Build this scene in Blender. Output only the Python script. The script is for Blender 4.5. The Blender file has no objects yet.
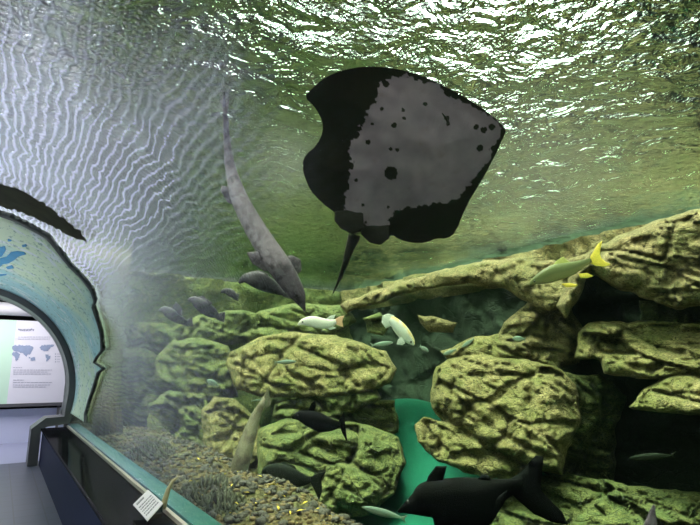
import bpy, bmesh, math, random
import numpy as np
from mathutils import Vector, noise, Matrix
random.seed(7)
C = bpy.context.scene.collection
R = math.radians
# ------------------------------------------------------------------ camera
F = 526.0; PITCH = R(11.4); YAW = R(33.1); CAM = Vector((0, 0, 1.6))
cp, sp, cy_, sy_ = math.cos(PITCH), math.sin(PITCH), math.cos(YAW), math.sin(YAW)
def ray(px, py):
    xc = (px-350)/F; yc = (262.5-py)/F
    up = yc*cp+sp; fw = cp-yc*sp
    return Vector((fw*sy_+xc*cy_, fw*cy_-xc*sy_, up))
def P(px, py, t): return CAM + ray(px, py)*t
VIEW = Vector((cp*sy_, cp*cy_, sp))
cam = bpy.data.objects.new('camera', bpy.data.cameras.new('camera')); C.objects.link(cam)
cam.location = CAM; cam.rotation_euler = (R(90)+PITCH, 0, -YAW)
cam.data.sensor_width = 36; cam.data.lens = 36*F/700; cam.data.clip_start = .05
bpy.context.scene.camera = cam

# ------------------------------------------------------------------ helpers
def tag(o, label=None, cat=None, group=None, kind=None):
    if label: o['label'] = label
    if cat: o['category'] = cat
    if group: o['group'] = group
    if kind: o['kind'] = kind
    return o
def mesh_obj(name, verts, faces, mat, parent=None, smooth=True, cols=None):
    me = bpy.data.meshes.new(name)
    me.from_pydata([tuple(v) for v in verts], [], faces)
    bm = bmesh.new(); bm.from_mesh(me)
    bmesh.ops.recalc_face_normals(bm, faces=bm.faces)
    bm.to_mesh(me); bm.free()
    if cols is not None:
        a = me.attributes.new('tone', 'FLOAT', 'POINT'); a.data.foreach_set('value', cols)
    if smooth: me.polygons.foreach_set('use_smooth', [True]*len(me.polygons))
    if mat: me.materials.append(mat)
    o = bpy.data.objects.new(name, me); C.objects.link(o)
    if parent: o.parent = parent
    me.update()
    return o
class MB:
    def __init__(s): s.v = []; s.f = []
    def add(s, vs, fs):
        n = len(s.v); s.v += [Vector(v) for v in vs]; s.f += [[i+n for i in f] for f in fs]
    def box(s, a, b, frame=None):
        vs = [Vector((x, y, z)) for x in (a[0], b[0]) for y in (a[1], b[1]) for z in (a[2], b[2])]
        if frame: vs = [frame @ v for v in vs]
        s.add(vs, [(0,1,3,2),(4,6,7,5),(0,4,5,1),(2,3,7,6),(0,2,6,4),(1,5,7,3)])
    def tube(s, pts, rad, n=8):
        pts = [Vector(p) for p in pts]; base = len(s.v)
        for i, p in enumerate(pts):
            d = (pts[min(i+1, len(pts)-1)]-pts[max(i-1, 0)]).normalized()
            u = d.orthogonal().normalized() if i == 0 else (u - d*u.dot(d)).normalized()
            w = d.cross(u); r = rad[i] if isinstance(rad, (list, tuple)) else rad
            for k in range(n):
                a = 2*math.pi*k/n; s.v.append(p + (u*math.cos(a)+w*math.sin(a))*r)
        for i in range(len(pts)-1):
            for k in range(n):
                a = base+i*n+k; b = base+i*n+(k+1) % n
                s.f.append([a, b, b+n, a+n])
        s.f.append([base+k for k in range(n)]); s.f.append([base+(len(pts)-1)*n+k for k in range(n)])
    def poly(s, pts, off):                     # flat polygon given thickness along off
        n = len(pts); off = Vector(off)
        s.add(list(pts)+[Vector(p)+off for p in pts], [list(range(n)), list(range(n, 2*n))[::-1]]+[[i, (i+1) % n, n+(i+1) % n, n+i] for i in range(n)])
    def build(s, name, mat, parent=None, smooth=False, bevel=0):
        o = mesh_obj(name, s.v, s.f, mat, parent, smooth)
        if bevel:
            m = o.modifiers.new('bevel', 'BEVEL'); m.width = bevel; m.segments = 2; m.limit_method = 'ANGLE'
        return o

# ------------------------------------------------------------------ materials
class NT:
    def __init__(s, name):
        s.m = bpy.data.materials.new(name); s.m.use_nodes = True; s.t = s.m.node_tree; s.t.nodes.clear()
        s.out = s.n('ShaderNodeOutputMaterial')
    def n(s, typ, **kw):
        nd = s.t.nodes.new(typ)
        for k, v in kw.items():
            if hasattr(nd, k): setattr(nd, k, v)
        return nd
    def l(s, a, b): s.t.links.new(a, b)
    def set(s, nd, key, val):
        if hasattr(val, 'is_linked') or isinstance(val, bpy.types.NodeSocket): s.l(val, nd.inputs[key])
        else: nd.inputs[key].default_value = val
    def math(s, op, a, b=0.0, c=0.0):
        nd = s.n('ShaderNodeMath'); nd.operation = op
        s.set(nd, 0, a); s.set(nd, 1, b); s.set(nd, 2, c)
        return nd.outputs[0]
    def noise(s, vec, scale, detail=4, rough=.6, dist=0):
        nd = s.n('ShaderNodeTexNoise'); s.set(nd, 'Scale', scale); s.set(nd, 'Detail', detail); s.set(nd, 'Roughness', rough); s.set(nd, 'Distortion', dist)
        if vec is not None: s.l(vec, nd.inputs['Vector'])
        return nd.outputs[0]
    def voro(s, vec, scale, feat='F1'):
        nd = s.n('ShaderNodeTexVoronoi'); nd.feature = feat; s.set(nd, 'Scale', scale); s.l(vec, nd.inputs['Vector']); return nd.outputs['Distance']
    def ramp(s, fac, stops):
        nd = s.n('ShaderNodeValToRGB'); cr = nd.color_ramp
        while len(cr.elements) < len(stops): cr.elements.new(.5)
        for e, (p, c) in zip(cr.elements, stops):
            e.position = p; e.color = (c, c, c, 1) if not isinstance(c, (tuple, list)) else (*c, 1)
        s.l(fac, nd.inputs[0]); return nd.outputs[0]
    def mix(s, fac, a, b):
        nd = s.n('ShaderNodeMix'); nd.data_type = 'RGBA'; s.set(nd, 0, fac)
        for i, v in ((6, a), (7, b)):
            if isinstance(v, (tuple, list)): nd.inputs[i].default_value = (*v, 1)
            else: s.l(v, nd.inputs[i])
        return nd.outputs[2]
    def pos(s): return s.n('ShaderNodeNewGeometry').outputs['Position']
    def obj(s): return s.n('ShaderNodeTexCoord').outputs['Object']
    def mapv(s, vec, sc=(1,1,1), rot=(0,0,0)):
        nd = s.n('ShaderNodeMapping'); nd.inputs['Scale'].default_value = sc; nd.inputs['Rotation'].default_value = rot
        s.l(vec, nd.inputs['Vector']); return nd.outputs[0]
    def bump(s, h, strength=.5, dist=.02, normal=None):
        nd = s.n('ShaderNodeBump'); s.set(nd, 'Strength', strength); s.set(nd, 'Distance', dist); s.l(h, nd.inputs['Height'])
        if normal is not None: s.l(normal, nd.inputs['Normal'])
        return nd.outputs[0]
    def pbr(s, col, rough=.6, metal=0, spec=.5, normal=None, emis=None, estr=0, coat=0):
        b = s.n('ShaderNodeBsdfPrincipled')
        if isinstance(col, (tuple, list)): b.inputs['Base Color'].default_value = (*col, 1)
        else: s.l(col, b.inputs['Base Color'])
        s.set(b, 'Roughness', rough); s.set(b, 'Metallic', metal); s.set(b, 'Specular IOR Level', spec); s.set(b, 'Coat Weight', coat)
        if normal is not None: s.l(normal, b.inputs['Normal'])
        if emis: b.inputs['Emission Color'].default_value = (*emis, 1); b.inputs['Emission Strength'].default_value = estr
        s.l(b.outputs[0], s.out.inputs[0]); return s.m
def simple(name, col, rough=.5, var=.15, scale=12, metal=0, spec=.5, bump=0):
    t = NT(name); p = t.obj(); n = t.noise(p, scale, 5)
    c = t.mix(n, tuple(x*(1-var) for x in col), tuple(min(1, x*(1+var)) for x in col))
    return t.pbr(c, rough, metal, spec, t.bump(n, bump, .01) if bump else None)

def rock_material(name, light, mid, dark, moss):
    t = NT(name); p = t.pos()
    n1 = t.noise(p, 2.2, 8, .65, .4); n2 = t.noise(p, 11, 8, .7); n3 = t.noise(t.mapv(p, (1, 1, 2.2), (.3, .5, .2)), 28, 5, .7)
    c = t.mix(t.ramp(n2, [(.42, 0), (.66, 1)]), mid, light)
    c = t.mix(t.ramp(n1, [(.4, 0), (.62, 1)]), c, moss)
    c = t.mix(t.ramp(n3, [(.38, 1), (.5, 0)]), c, dark)
    q = t.n('ShaderNodeVectorMath'); q.operation = 'ADD'; t.l(p, q.inputs[0])
    nz = t.n('ShaderNodeTexNoise'); nz.inputs['Scale'].default_value = 1.5; t.l(p, nz.inputs['Vector'])
    sc = t.n('ShaderNodeVectorMath'); sc.operation = 'SCALE'; t.l(nz.outputs['Color'], sc.inputs[0]); sc.inputs['Scale'].default_value = .9; t.l(sc.outputs[0], q.inputs[1])
    cr = t.voro(t.mapv(q.outputs[0], (1, 1.2, 1.8), (.5, .4, .3)), 1.7, 'DISTANCE_TO_EDGE')
    crk = t.ramp(cr, [(0, 0), (.035, 1)])
    crg = t.ramp(t.voro(t.mapv(q.outputs[0], (1, 1, 1.3), (.2, .8, .1)), 5.0, 'DISTANCE_TO_EDGE'), [(0, 0), (.04, 1)])
    c = t.mix(t.math('MULTIPLY', t.math('SUBTRACT', 1.0, crk), .45), c, dark)
    h = t.math('ADD', t.math('MULTIPLY', n2, .8), t.math('MULTIPLY', n3, .35))
    h = t.math('ADD', h, t.math('MULTIPLY', crk, .35)); h = t.math('ADD', h, t.math('MULTIPLY', crg, .2))
    return t.pbr(c, .85, 0, .2, t.bump(h, .9, .07))
M_rock = rock_material('rock_tan', (.53, .42, .225), (.19, .15, .06), (.035, .03, .015), (.15, .145, .05))
M_rock_b = rock_material('rock_warm', (.46, .34, .19), (.19, .14, .07), (.04, .03, .02), (.16, .14, .06))
M_rock_g = rock_material('rock_mossy', (.27, .26, .10), (.10, .105, .04), (.02, .026, .012), (.08, .10, .033))
M_rock_d = rock_material('rock_dark', (.14, .12, .06), (.06, .055, .03), (.012, .012, .008), (.05, .06, .02))
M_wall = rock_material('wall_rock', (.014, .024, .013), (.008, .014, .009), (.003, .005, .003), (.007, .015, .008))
t = NT('teal_sand'); n = t.noise(t.pos(), 5, 8, .7)
M_sand = t.pbr(t.mix(n, (.004, .045, .032), (.009, .105, .072)), .9, 0, .1, t.bump(n, .4, .04))
t = NT('gravel'); p = t.pos(); v = t.voro(p, 24); n = t.noise(p, 3, 5)
M_gravel = t.pbr(t.mix(t.ramp(n, [(.35, 0), (.65, 1)]), t.mix(v, (.03, .024, .01), (.10, .075, .03)), (.04, .042, .013)), .9, 0, .2, t.bump(v, .9, .05))

# acrylic: clear sheet with Fresnel sheen, inner face with painted ripple glare and haze
def acrylic(name, ripples_and_glare):
    t = NT(name)
    lw = t.n('ShaderNodeFresnel'); lw.inputs['IOR'].default_value = 1.17 if ripples_and_glare else 1.1
    gl = t.n('ShaderNodeBsdfGlossy'); tr = t.n('ShaderNodeBsdfTransparent'); mx = t.n('ShaderNodeMixShader')
    gl.inputs['Color'].default_value = (.95, .95, 1, 1); tr.inputs['Color'].default_value = (.985, .99, .99, 1)
    if ripples_and_glare:
        uv = t.n('ShaderNodeUVMap').outputs[0]; sx = t.n('ShaderNodeSeparateXYZ'); t.l(uv, sx.inputs[0])
        u, v = sx.outputs[0], sx.outputs[1]
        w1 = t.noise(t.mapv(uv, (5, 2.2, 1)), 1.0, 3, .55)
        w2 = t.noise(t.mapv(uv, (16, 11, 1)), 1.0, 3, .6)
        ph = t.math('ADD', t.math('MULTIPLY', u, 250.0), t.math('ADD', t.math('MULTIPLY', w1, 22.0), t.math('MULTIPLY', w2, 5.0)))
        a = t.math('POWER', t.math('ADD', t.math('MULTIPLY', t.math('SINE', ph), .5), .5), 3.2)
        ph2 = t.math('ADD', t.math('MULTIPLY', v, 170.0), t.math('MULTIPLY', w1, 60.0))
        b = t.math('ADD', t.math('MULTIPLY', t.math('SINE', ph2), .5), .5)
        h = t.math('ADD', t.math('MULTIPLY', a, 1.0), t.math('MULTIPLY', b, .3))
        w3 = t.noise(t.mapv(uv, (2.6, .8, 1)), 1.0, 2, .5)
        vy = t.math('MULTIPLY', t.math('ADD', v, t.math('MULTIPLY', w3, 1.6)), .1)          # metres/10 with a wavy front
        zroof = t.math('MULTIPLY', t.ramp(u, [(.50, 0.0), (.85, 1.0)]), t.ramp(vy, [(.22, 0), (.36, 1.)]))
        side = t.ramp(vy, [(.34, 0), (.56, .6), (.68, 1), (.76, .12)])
        t.l(t.mix(zroof, (.985, .99, .99), (.58, .53, .62)), tr.inputs['Color'])  # painted darkening of the view through the roof, dims the glare
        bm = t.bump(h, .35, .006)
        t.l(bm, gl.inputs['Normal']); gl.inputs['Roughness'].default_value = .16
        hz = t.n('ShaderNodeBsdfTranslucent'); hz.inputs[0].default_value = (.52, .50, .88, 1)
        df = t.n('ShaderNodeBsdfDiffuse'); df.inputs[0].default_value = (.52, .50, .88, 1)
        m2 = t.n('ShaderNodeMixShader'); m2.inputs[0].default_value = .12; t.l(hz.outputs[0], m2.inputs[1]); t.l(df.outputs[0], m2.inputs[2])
        glare_lines = t.math('MULTIPLY', t.math('ADD', t.math('MULTIPLY', a, .7), t.math('MULTIPLY', b, .3)), zroof)
        fz = t.math('ADD', t.math('MULTIPLY', side, .2), t.math('ADD', t.math('MULTIPLY', glare_lines, HAZE_S), t.math('MULTIPLY', zroof, HAZE_B)))  # side haze and roof glare lines mixed in as painted colour
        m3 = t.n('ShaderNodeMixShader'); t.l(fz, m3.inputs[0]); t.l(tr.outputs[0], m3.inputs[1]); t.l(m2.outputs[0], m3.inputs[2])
        t.l(lw.outputs[0], mx.inputs[0]); t.l(m3.outputs[0], mx.inputs[1]); t.l(gl.outputs[0], mx.inputs[2])
    else:
        gl.inputs['Roughness'].default_value = .1
        mx.inputs[0].default_value = .004; t.l(tr.outputs[0], mx.inputs[1]); t.l(gl.outputs[0], mx.inputs[2])
    t.l(mx.outputs[0], t.out.inputs[0]); return t.m
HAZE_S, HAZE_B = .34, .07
M_acr_in = acrylic('acrylic_painted_glare', True); M_acr_out = acrylic('acrylic_clear', False)

# ------------------------------------------------------------------ tunnel constants
TX, TZ, TR = -.65, 1.2, 1.86
Y0, Y1 = -4.0, 11.0
LZ = .61                                    # ledge height
SURF = 3.95
def hit_tunnel(px, py, r=TR):
    d = ray(px, py); ox, oz = CAM.x-TX, CAM.z-TZ
    a = d.x**2+d.z**2; b = 2*(ox*d.x+oz*d.z); c = ox*ox+oz*oz-r*r
    t = (-b+math.sqrt(b*b-4*a*c))/(2*a)
    p = CAM+d*t
    return t, math.atan2(p.z-TZ, p.x-TX), p.y

# ------------------------------------------------------------------ outline pillow
def resample(poly, step):
    out = []
    n = len(poly)
    for i in range(n):
        a = np.array(poly[i], float); b = np.array(poly[(i+1) % n], float)
        k = max(1, int(np.linalg.norm(b-a)/step))
        for j in range(k): out.append(a+(b-a)*j/k)
    return np.array(out)
def smooth_poly(poly, it=2):                 # Chaikin
    p = [np.array(q, float) for q in poly]
    for _ in range(it):
        q = []
        for i in range(len(p)):
            a, b = p[i], p[(i+1) % len(p)]
            q += [a*.75+b*.25, a*.25+b*.75]
        p = q
    return p
def inside(poly, X, Y):
    r = np.zeros(X.shape, bool); n = len(poly)
    for i in range(n):
        x1, y1 = poly[i]; x2, y2 = poly[(i+1) % n]
        if y1 == y2: continue
        c = ((y1 > Y) != (y2 > Y)) & (X < (x2-x1)*(Y-y1)/(y2-y1)+x1)
        r ^= c
    return r
def sdf(poly, X, Y):
    best = np.full(X.shape, 1e9); bx = np.zeros(X.shape); by = np.zeros(X.shape); n = len(poly)
    for i in range(n):
        a = np.array(poly[i]); b = np.array(poly[(i+1) % n]); d = b-a; L = max(d@d, 1e-9)
        s = np.clip(((X-a[0])*d[0]+(Y-a[1])*d[1])/L, 0, 1)
        qx = a[0]+d[0]*s; qy = a[1]+d[1]*s; dd = (X-qx)**2+(Y-qy)**2
        m = dd < best; best[m] = dd[m]; bx[m] = qx[m]; by[m] = qy[m]
    ins = inside(poly, X, Y)
    return np.where(ins, 1, -1)*np.sqrt(best), bx, by, ins
def grid_in(poly, cell):
    poly = np.array(poly, float)
    x0, y0 = poly.min(0)-cell; x1, y1 = poly.max(0)+cell
    xs = np.arange(x0, x1+cell, cell); ys = np.arange(y0, y1+cell, cell)
    X, Y = np.meshgrid(xs, ys); S, BX, BY, INS = sdf(poly, X, Y)
    ny, nx = X.shape
    keep = INS[:-1, :-1].astype(int)+INS[1:, :-1]+INS[:-1, 1:]+INS[1:, 1:] >= 1
    used = np.zeros(X.shape, bool)
    used[:-1, :-1] |= keep; used[1:, :-1] |= keep; used[:-1, 1:] |= keep; used[1:, 1:] |= keep
    QX = np.where(INS, X, BX); QY = np.where(INS, Y, BY); D = np.where(INS, S, 0)
    idx = -np.ones(X.shape, int); idx[used] = np.arange(used.sum())
    quads = []
    for j, i in zip(*np.nonzero(keep)):
        quads.append((idx[j, i], idx[j, i+1], idx[j+1, i+1], idx[j+1, i]))
    return QX[used], QY[used], D[used], quads
def boundary_edges(quads):
    e = {}
    for q in quads:
        for k in range(4):
            a, b = q[k], q[(k+1) % 4]
            if (b, a) in e: del e[(b, a)]
            else: e[(a, b)] = 1
    return list(e)
def crack(p, s):
    q = Vector((p.x*s, p.y*s*1.2, p.z*s*1.7)); q = q + noise.noise_vector(q*.7)*.6
    d, _ = noise.voronoi(q); return min(1, (d[1]-d[0])*5)
def facets(p, s, seed=0):
    q = Vector((p.x*s+p.z*s*.45, p.y*s, p.z*s*1.5-p.y*s*.3)) + noise.noise_vector(p*.8)*.35 + Vector((seed, 0, 0))
    d, pt = noise.voronoi(q); c = pt[0]; r = noise.noise_vector(c*5.3+Vector((3, 1, 7)))
    return r.x*.9+(q-c).dot(r)*1.6 - (.35 if d[1]-d[0] < .07 else 0)
def groove(p):
    w = noise.noise_vector(p*.6)*.5; q = p+w
    a = q.x*.47-q.y*.30+q.z*.8; b = q.x*.1-q.y*.25+q.z*1.0; c = q.x*.8-q.y*.5-q.z*.5
    g = 0
    for v, f, dp, wd in ((a, 1.5, .13, .07), (b, 1.1, .10, .06), (c, .8, .10, .05), (a, 4.1, .035, .12)):
        m = v*f+.37; m = abs(m-round(m))
        if m < wd: g += dp*(1-m/wd)
    return g
def rock(name, poly, t0, tx=0, ty=0, thick=1.2, bulge=.5, edge=22, mat=None, label='', group=None, rough=1.0, grow=1.0, cell=2.0, cat='rock', facet=1.0, kind=None):
    poly = resample(poly, 6)
    cx, cy = poly.mean(0); poly = np.array([cx, cy])+(poly-[cx, cy])*grow; edge = edge*.7
    # ragged outline
    jit = []
    for i, q in enumerate(poly):
        nv = noise.noise_vector(Vector((q[0]*.09, q[1]*.09, t0)))*2.6*rough + noise.noise_vector(Vector((q[0]*.3, q[1]*.3, t0)))*1.0*rough
        jit.append((q[0]+nv.x, q[1]+nv.y))
    X, Y, D, quads = grid_in(jit, cell)
    vs = []; nrm = len(X)
    for x, y, d in zip(X, Y, D):
        s = min(1, d/edge); prof = math.sqrt(max(0, 1-(1-s)**2))
        t = t0 + tx*(x-cx)/100 + ty*(cy-y)/100 - bulge*prof
        p = P(x, y, t)
        w = min(1, d/7)
        fb = noise.fractal(p*1.3, .8, 2.1, 5)
        st = (p.z*2.6+noise.noise(p*.9)*1.6); st = abs(st-round(st))       # ledges
        cr = crack(p, 1.15)
        dt = (-.12*fb*facet - .07*cr + .10 - .05*(st*2-.5)*facet - .05*noise.noise(p*7) - .32*facets(p, .95)*facet - .08*facets(p, 2.4, 5) + groove(p) - .05*facets(Vector((p.x*.5+p.z*.3, p.y*.5, p.z*1.9)), 2.2, 9))*w*rough
        vs.append(P(x, y, t+dt))
    for x, y, d in zip(X, Y, D):
        s = min(1, d/edge); prof = math.sqrt(max(0, 1-(1-s)**2))
        t = t0 + tx*(x-cx)/100 + ty*(cy-y)/100 + thick*prof
        vs.append(P(x, y, t+.01))
    fs = list(quads) + [tuple(i+nrm for i in q[::-1]) for q in quads]
    for a, b in boundary_edges(quads): fs.append((a, b, b+nrm, a+nrm))
    o = mesh_obj(name, vs, fs, mat)
    if kind != 'structure': tag(o, label, cat, group, kind)
    else: tag(o, None, None, None, kind)
    return o

# ------------------------------------------------------------------ fish by spine
def cr_interp(arr, n):
    arr = np.array(arr, float); m = len(arr); out = []
    for k in range(n):
        u = k/(n-1)*(m-1); i = min(int(u), m-2); f = u-i
        p0 = arr[max(i-1, 0)]; p1 = arr[i]; p2 = arr[i+1]; p3 = arr[min(i+2, m-1)]
        out.append(.5*((2*p1)+(-p0+p2)*f+(2*p0-5*p1+4*p2-p3)*f*f+(-p0+3*p1-3*p2+p3)*f**3))
    return np.array(out)
def loft(name, spine, mat, ratio=.55, n=30, m=16, parent=None, cap=1):
    """spine rows: px, py, t, half-height a side, half-height b side (pixels); first row = snout"""
    S = cr_interp(spine, n); vs = []; fs = []; tone = []
    for i in range(n):
        px, py, t, ha, hb = S[i]; ha = max(ha, .25); hb = max(hb, .25)
        q = S[min(i+1, n-1)][:2]-S[max(i-1, 0)][:2]; q = q/np.linalg.norm(q); nx, ny = q[1], -q[0]   # screen normal (up side when heading right->left etc.)
        if ny > 0: nx, ny = -nx, -ny            # always towards picture top
        w = (ha+hb)*.5*t/F*ratio
        for k in range(m):
            a = 2*math.pi*k/m; c = math.cos(a); s = math.sin(a)
            h = ha if c > 0 else hb
            vs.append(P(px+nx*c*h, py+ny*c*h, t)+VIEW*(-s*w)); tone.append(.5+.5*c)
    for i in range(n-1):
        for k in range(m):
            a = i*m+k; b = i*m+(k+1) % m; fs.append((a, b, b+m, a+m))
    fs.append(tuple(range(m))); fs.append(tuple((n-1)*m+k for k in range(m)))
    return mesh_obj(name, vs, fs, mat, parent, True, tone)
def fin(name, pts, t, mat, parent, th=.012, bend=0, label=None):
    """pts: pixel outline; t number or list; thin solid, thicker at centre"""
    mcx = sum(q[0] for q in pts)/len(pts); mcy = sum(q[1] for q in pts)/len(pts); pts = [(mcx+(x-mcx)*1.08, mcy+(y-mcy)*1.08) for x, y in pts]
    n = len(pts); ts = t if isinstance(t, (list, tuple)) else [t]*n
    X, Y, D, quads = grid_in(resample(pts, 1), max(.3, min(max(q[0] for q in pts)-min(q[0] for q in pts), max(q[1] for q in pts)-min(q[1] for q in pts))/9))
    if len(set(ts)) == 1: co = (0, 0, ts[0])
    else: co = np.linalg.lstsq(np.array([[x, y, 1] for x, y in pts], float), np.array(ts, float), rcond=None)[0]
    mx = max(D.max(), .01); vs = []
    for sgn in (-1, 1):
        for x, y, d in zip(X, Y, D):
            tt = co[0]*x+co[1]*y+co[2] + bend*math.sin(x*.5+y*.3)*.01
            vs.append(P(x, y, tt)+VIEW*sgn*th*(.25+.75*min(1, d/mx)))
    k = len(X); fs = list(quads)+[tuple(i+k for i in q[::-1]) for q in quads]
    for a, b in boundary_edges(quads): fs.append((a, b, b+k, a+k))
    o = mesh_obj(name, vs, fs, mat, parent, True, [.5]*len(vs))
    if label: o['label'] = label
    return o
M_eye = simple('fish_eye', (.01, .01, .01), .1, 0)
M_eyew = simple('fish_iris', (.5, .45, .3), .3, .1)
def eye(px, py, t, r, parent):
    bm = bmesh.new(); bmesh.ops.create_uvsphere(bm, u_segments=12, v_segments=8, radius=r)
    me = bpy.data.meshes.new('eye'); bm.to_mesh(me); bm.free(); me.materials.append(M_eye)
    me.polygons.foreach_set('use_smooth', [True]*len(me.polygons))
    o = bpy.data.objects.new('eye', me); C.objects.link(o); o.location = P(px, py, t); o.parent = parent
    return o
def fish_mat(name, back, belly, mottle=None, rough=.45, scale=18, lo=.35, hi=.65, spec=.4):
    t = NT(name); at = t.n('ShaderNodeAttribute'); at.attribute_name = 'tone'; p = t.pos()
    f = t.ramp(at.outputs['Fac'], [(lo, 0), (hi, 1)]); c = t.mix(f, belly, back)
    n = t.noise(p, scale, 5)
    if mottle: c = t.mix(t.ramp(n, [(.45, 0), (.6, 1)]), c, mottle)
    v = t.voro(p, 90)
    return t.pbr(c, rough, 0, spec, t.bump(v, .25, .004))
# ================================================================== SETTING
t = NT('tunnel_floor'); p = t.pos(); bk = t.n('ShaderNodeTexBrick'); t.l(p, bk.inputs['Vector'])
bk.inputs['Color1'].default_value = (.075, .082, .12, 1); bk.inputs['Color2'].default_value = (.085, .092, .135, 1); bk.inputs['Mortar'].default_value = (.06, .06, .08, 1)
bk.inputs['Scale'].default_value = 1; bk.inputs['Brick Width'].default_value = .3; bk.inputs['Row Height'].default_value = .3; bk.inputs['Mortar Size'].default_value = .008; bk.offset = 0
M_floor = t.pbr(bk.outputs[0], .38, 0, .5, t.bump(t.noise(p, 40, 3), .1, .004))
M_floor_x = simple('exit_floor', (.62, .64, .82), .35, .05, 3)
M_dark = simple('dark_ceiling', (.03, .03, .035), .8)
M_pale = simple('pale_wall', (.5, .5, .56), .7, .05, 3)
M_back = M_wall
def box_struct(name, a, b, mat):
    m = MB(); m.box(a, b); o = m.build(name, mat); o['kind'] = 'structure'; return o
box_struct('floor', (-2.6, Y0, -.1), (1.3, 11.2, 0), M_floor)
box_struct('floor_exit', (-6, 11.2, -.1), (1.85, 18, 0), simple('exit_floor_tiles', (.33, .34, .48), .35, .05, 3))
box_struct('ceiling_exit', (-6, 11.25, 3.3), (1.85, 18, 3.4), M_dark)
box_struct('wall_exit_back', (-6, 18, -.1), (1.85, 18.15, 3.4), M_dark)
box_struct('wall_exit_low', (-6, 14.15, 0), (1.36, 14.25, .72), M_floor_x)
box_struct('wall_exit_left', (-6.1, 11.2, -.1), (-6, 18, 3.4), M_dark)
box_struct('wall_exit_right', (1.85, 11.2, -1.2), (1.95, 18, 4.4), M_dark)
# tank shell
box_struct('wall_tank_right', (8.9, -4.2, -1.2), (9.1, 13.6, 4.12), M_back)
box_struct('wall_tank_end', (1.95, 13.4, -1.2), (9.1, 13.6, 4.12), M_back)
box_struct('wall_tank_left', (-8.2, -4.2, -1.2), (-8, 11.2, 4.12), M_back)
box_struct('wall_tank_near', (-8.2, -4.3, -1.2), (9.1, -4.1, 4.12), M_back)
def relief(name, f, nu, nv, mat):
    vs = []; fs = []
    for j in range(nv+1):
        for i in range(nu+1): vs.append(f(i/nu, j/nv))
    for j in range(nv):
        for i in range(nu): a = j*(nu+1)+i; fs.append((a, a+1, a+nu+2, a+nu+1))
    o = mesh_obj(name, vs, fs, mat); o['kind'] = 'structure'
def rel(p): return .28+.22*noise.fractal(p*.8, .8, 2, 4)+.16*facets(p, .7)
def f1(u, v):
    y = -4.1+17.5*u; z = -1.0+4.85*v; return (8.88-max(.02, rel(Vector((9, y, z)))), y, z)
def f2(u, v):
    x = 1.97+6.9*u; z = -1.0+4.85*v; return (x, 13.38-max(.02, rel(Vector((x, 13, z)))), z)
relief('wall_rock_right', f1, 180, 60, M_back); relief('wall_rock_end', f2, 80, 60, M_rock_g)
def f3(u, v):
    y = -4.0+17.2*u; z = 3.25+.6*v; p = Vector((9, y, z)); e = math.sin(math.pi*min(1, v*1.4)) if v < .36 else 1
    return (8.75-(.15+e*(.30+.35*noise.fractal(p*.9, .8, 2, 4)+.12*facets(p, .9))), y, z)
relief('wall_rock_top', f3, 220, 14, M_rock_b)
MND = P(402, 402, 11.4)
# tank floor with gentle undulation
vs = []; fs = []; nx, ny = 60, 100
for j in range(ny+1):
    for i in range(nx+1):
        x = 1.9+i*7.1/nx; y = -4.1+j*17.6/ny
        vs.append((x, y, -.75+.10*noise.noise(Vector((x*.6, y*.6, 0)))+1.75*math.exp(-((x-MND.x)**2/4.5+(y-MND.y)**2/6))))
for j in range(ny):
    for i in range(nx): a = j*(nx+1)+i; fs.append((a, a+1, a+nx+2, a+nx+1))
o = mesh_obj('floor_tank', vs, fs, M_sand); o['kind'] = 'structure'
box_struct('floor_tank_left', (-8, -4.1, -.9), (-2.5, 11.2, -.8), M_back)
# portal wall around the arch (tank end wall at y = 11) with arch opening
N = 48
def arch_pts(r, n=N, zlo=None):
    z0 = LZ if zlo is None else zlo
    a0 = math.asin((z0-TZ)/r)
    return [(TX+r*math.cos(a0+(math.pi-2*a0)*k/n), TZ+r*math.sin(a0+(math.pi-2*a0)*k/n)) for k in range(n+1)]
ap = arch_pts(TR+.03)
prof = [(ap[0][0], -1.2)]+ap+[(ap[-1][0], -1.2)]
m = MB(); outer = [(1.95, -1.2)]+[(1.95, -1.2+5.8*k/8) for k in range(1, 8)]
def ring_wall(inner, box, y0, y1):
    x0, x1, z0, z1 = box; n = len(inner); vs = []; fs = []
    def out(q):
        dx, dz = q[0]-TX, q[1]-1.0
        ks = []
        if dx > 1e-6: ks.append((x1-TX)/dx)
        if dx < -1e-6: ks.append((x0-TX)/dx)
        if dz > 1e-6: ks.append((z1-1.0)/dz)
        if dz < -1e-6: ks.append((z0-1.0)/dz)
        k = min(ks); return (TX+dx*k, 1.0+dz*k)
    for y in (y0, y1):
        for q in inner: vs.append((q[0], y, q[1]))
        for q in inner: o_ = out(q); vs.append((o_[0], y, o_[1]))
    for i in range(n-1):
        fs += [(i, i+1, n+i+1, n+i), (2*n+i, 3*n+i, 3*n+i+1, 2*n+i+1), (i, 2*n+i, 2*n+i+1, i+1), (n+i, n+i+1, 3*n+i+1, 3*n+i)]
    fs += [(0, n, 3*n, 2*n), (n-1, 3*n-1, 4*n-1, 2*n-1)]
    return vs, fs
vs, fs = ring_wall(prof, (-8, 1.95, -1.2, 4.12), 11.0, 11.24)
o = mesh_obj('wall_portal', vs, fs, M_rock_d, smooth=False); o['kind'] = 'structure'

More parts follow.
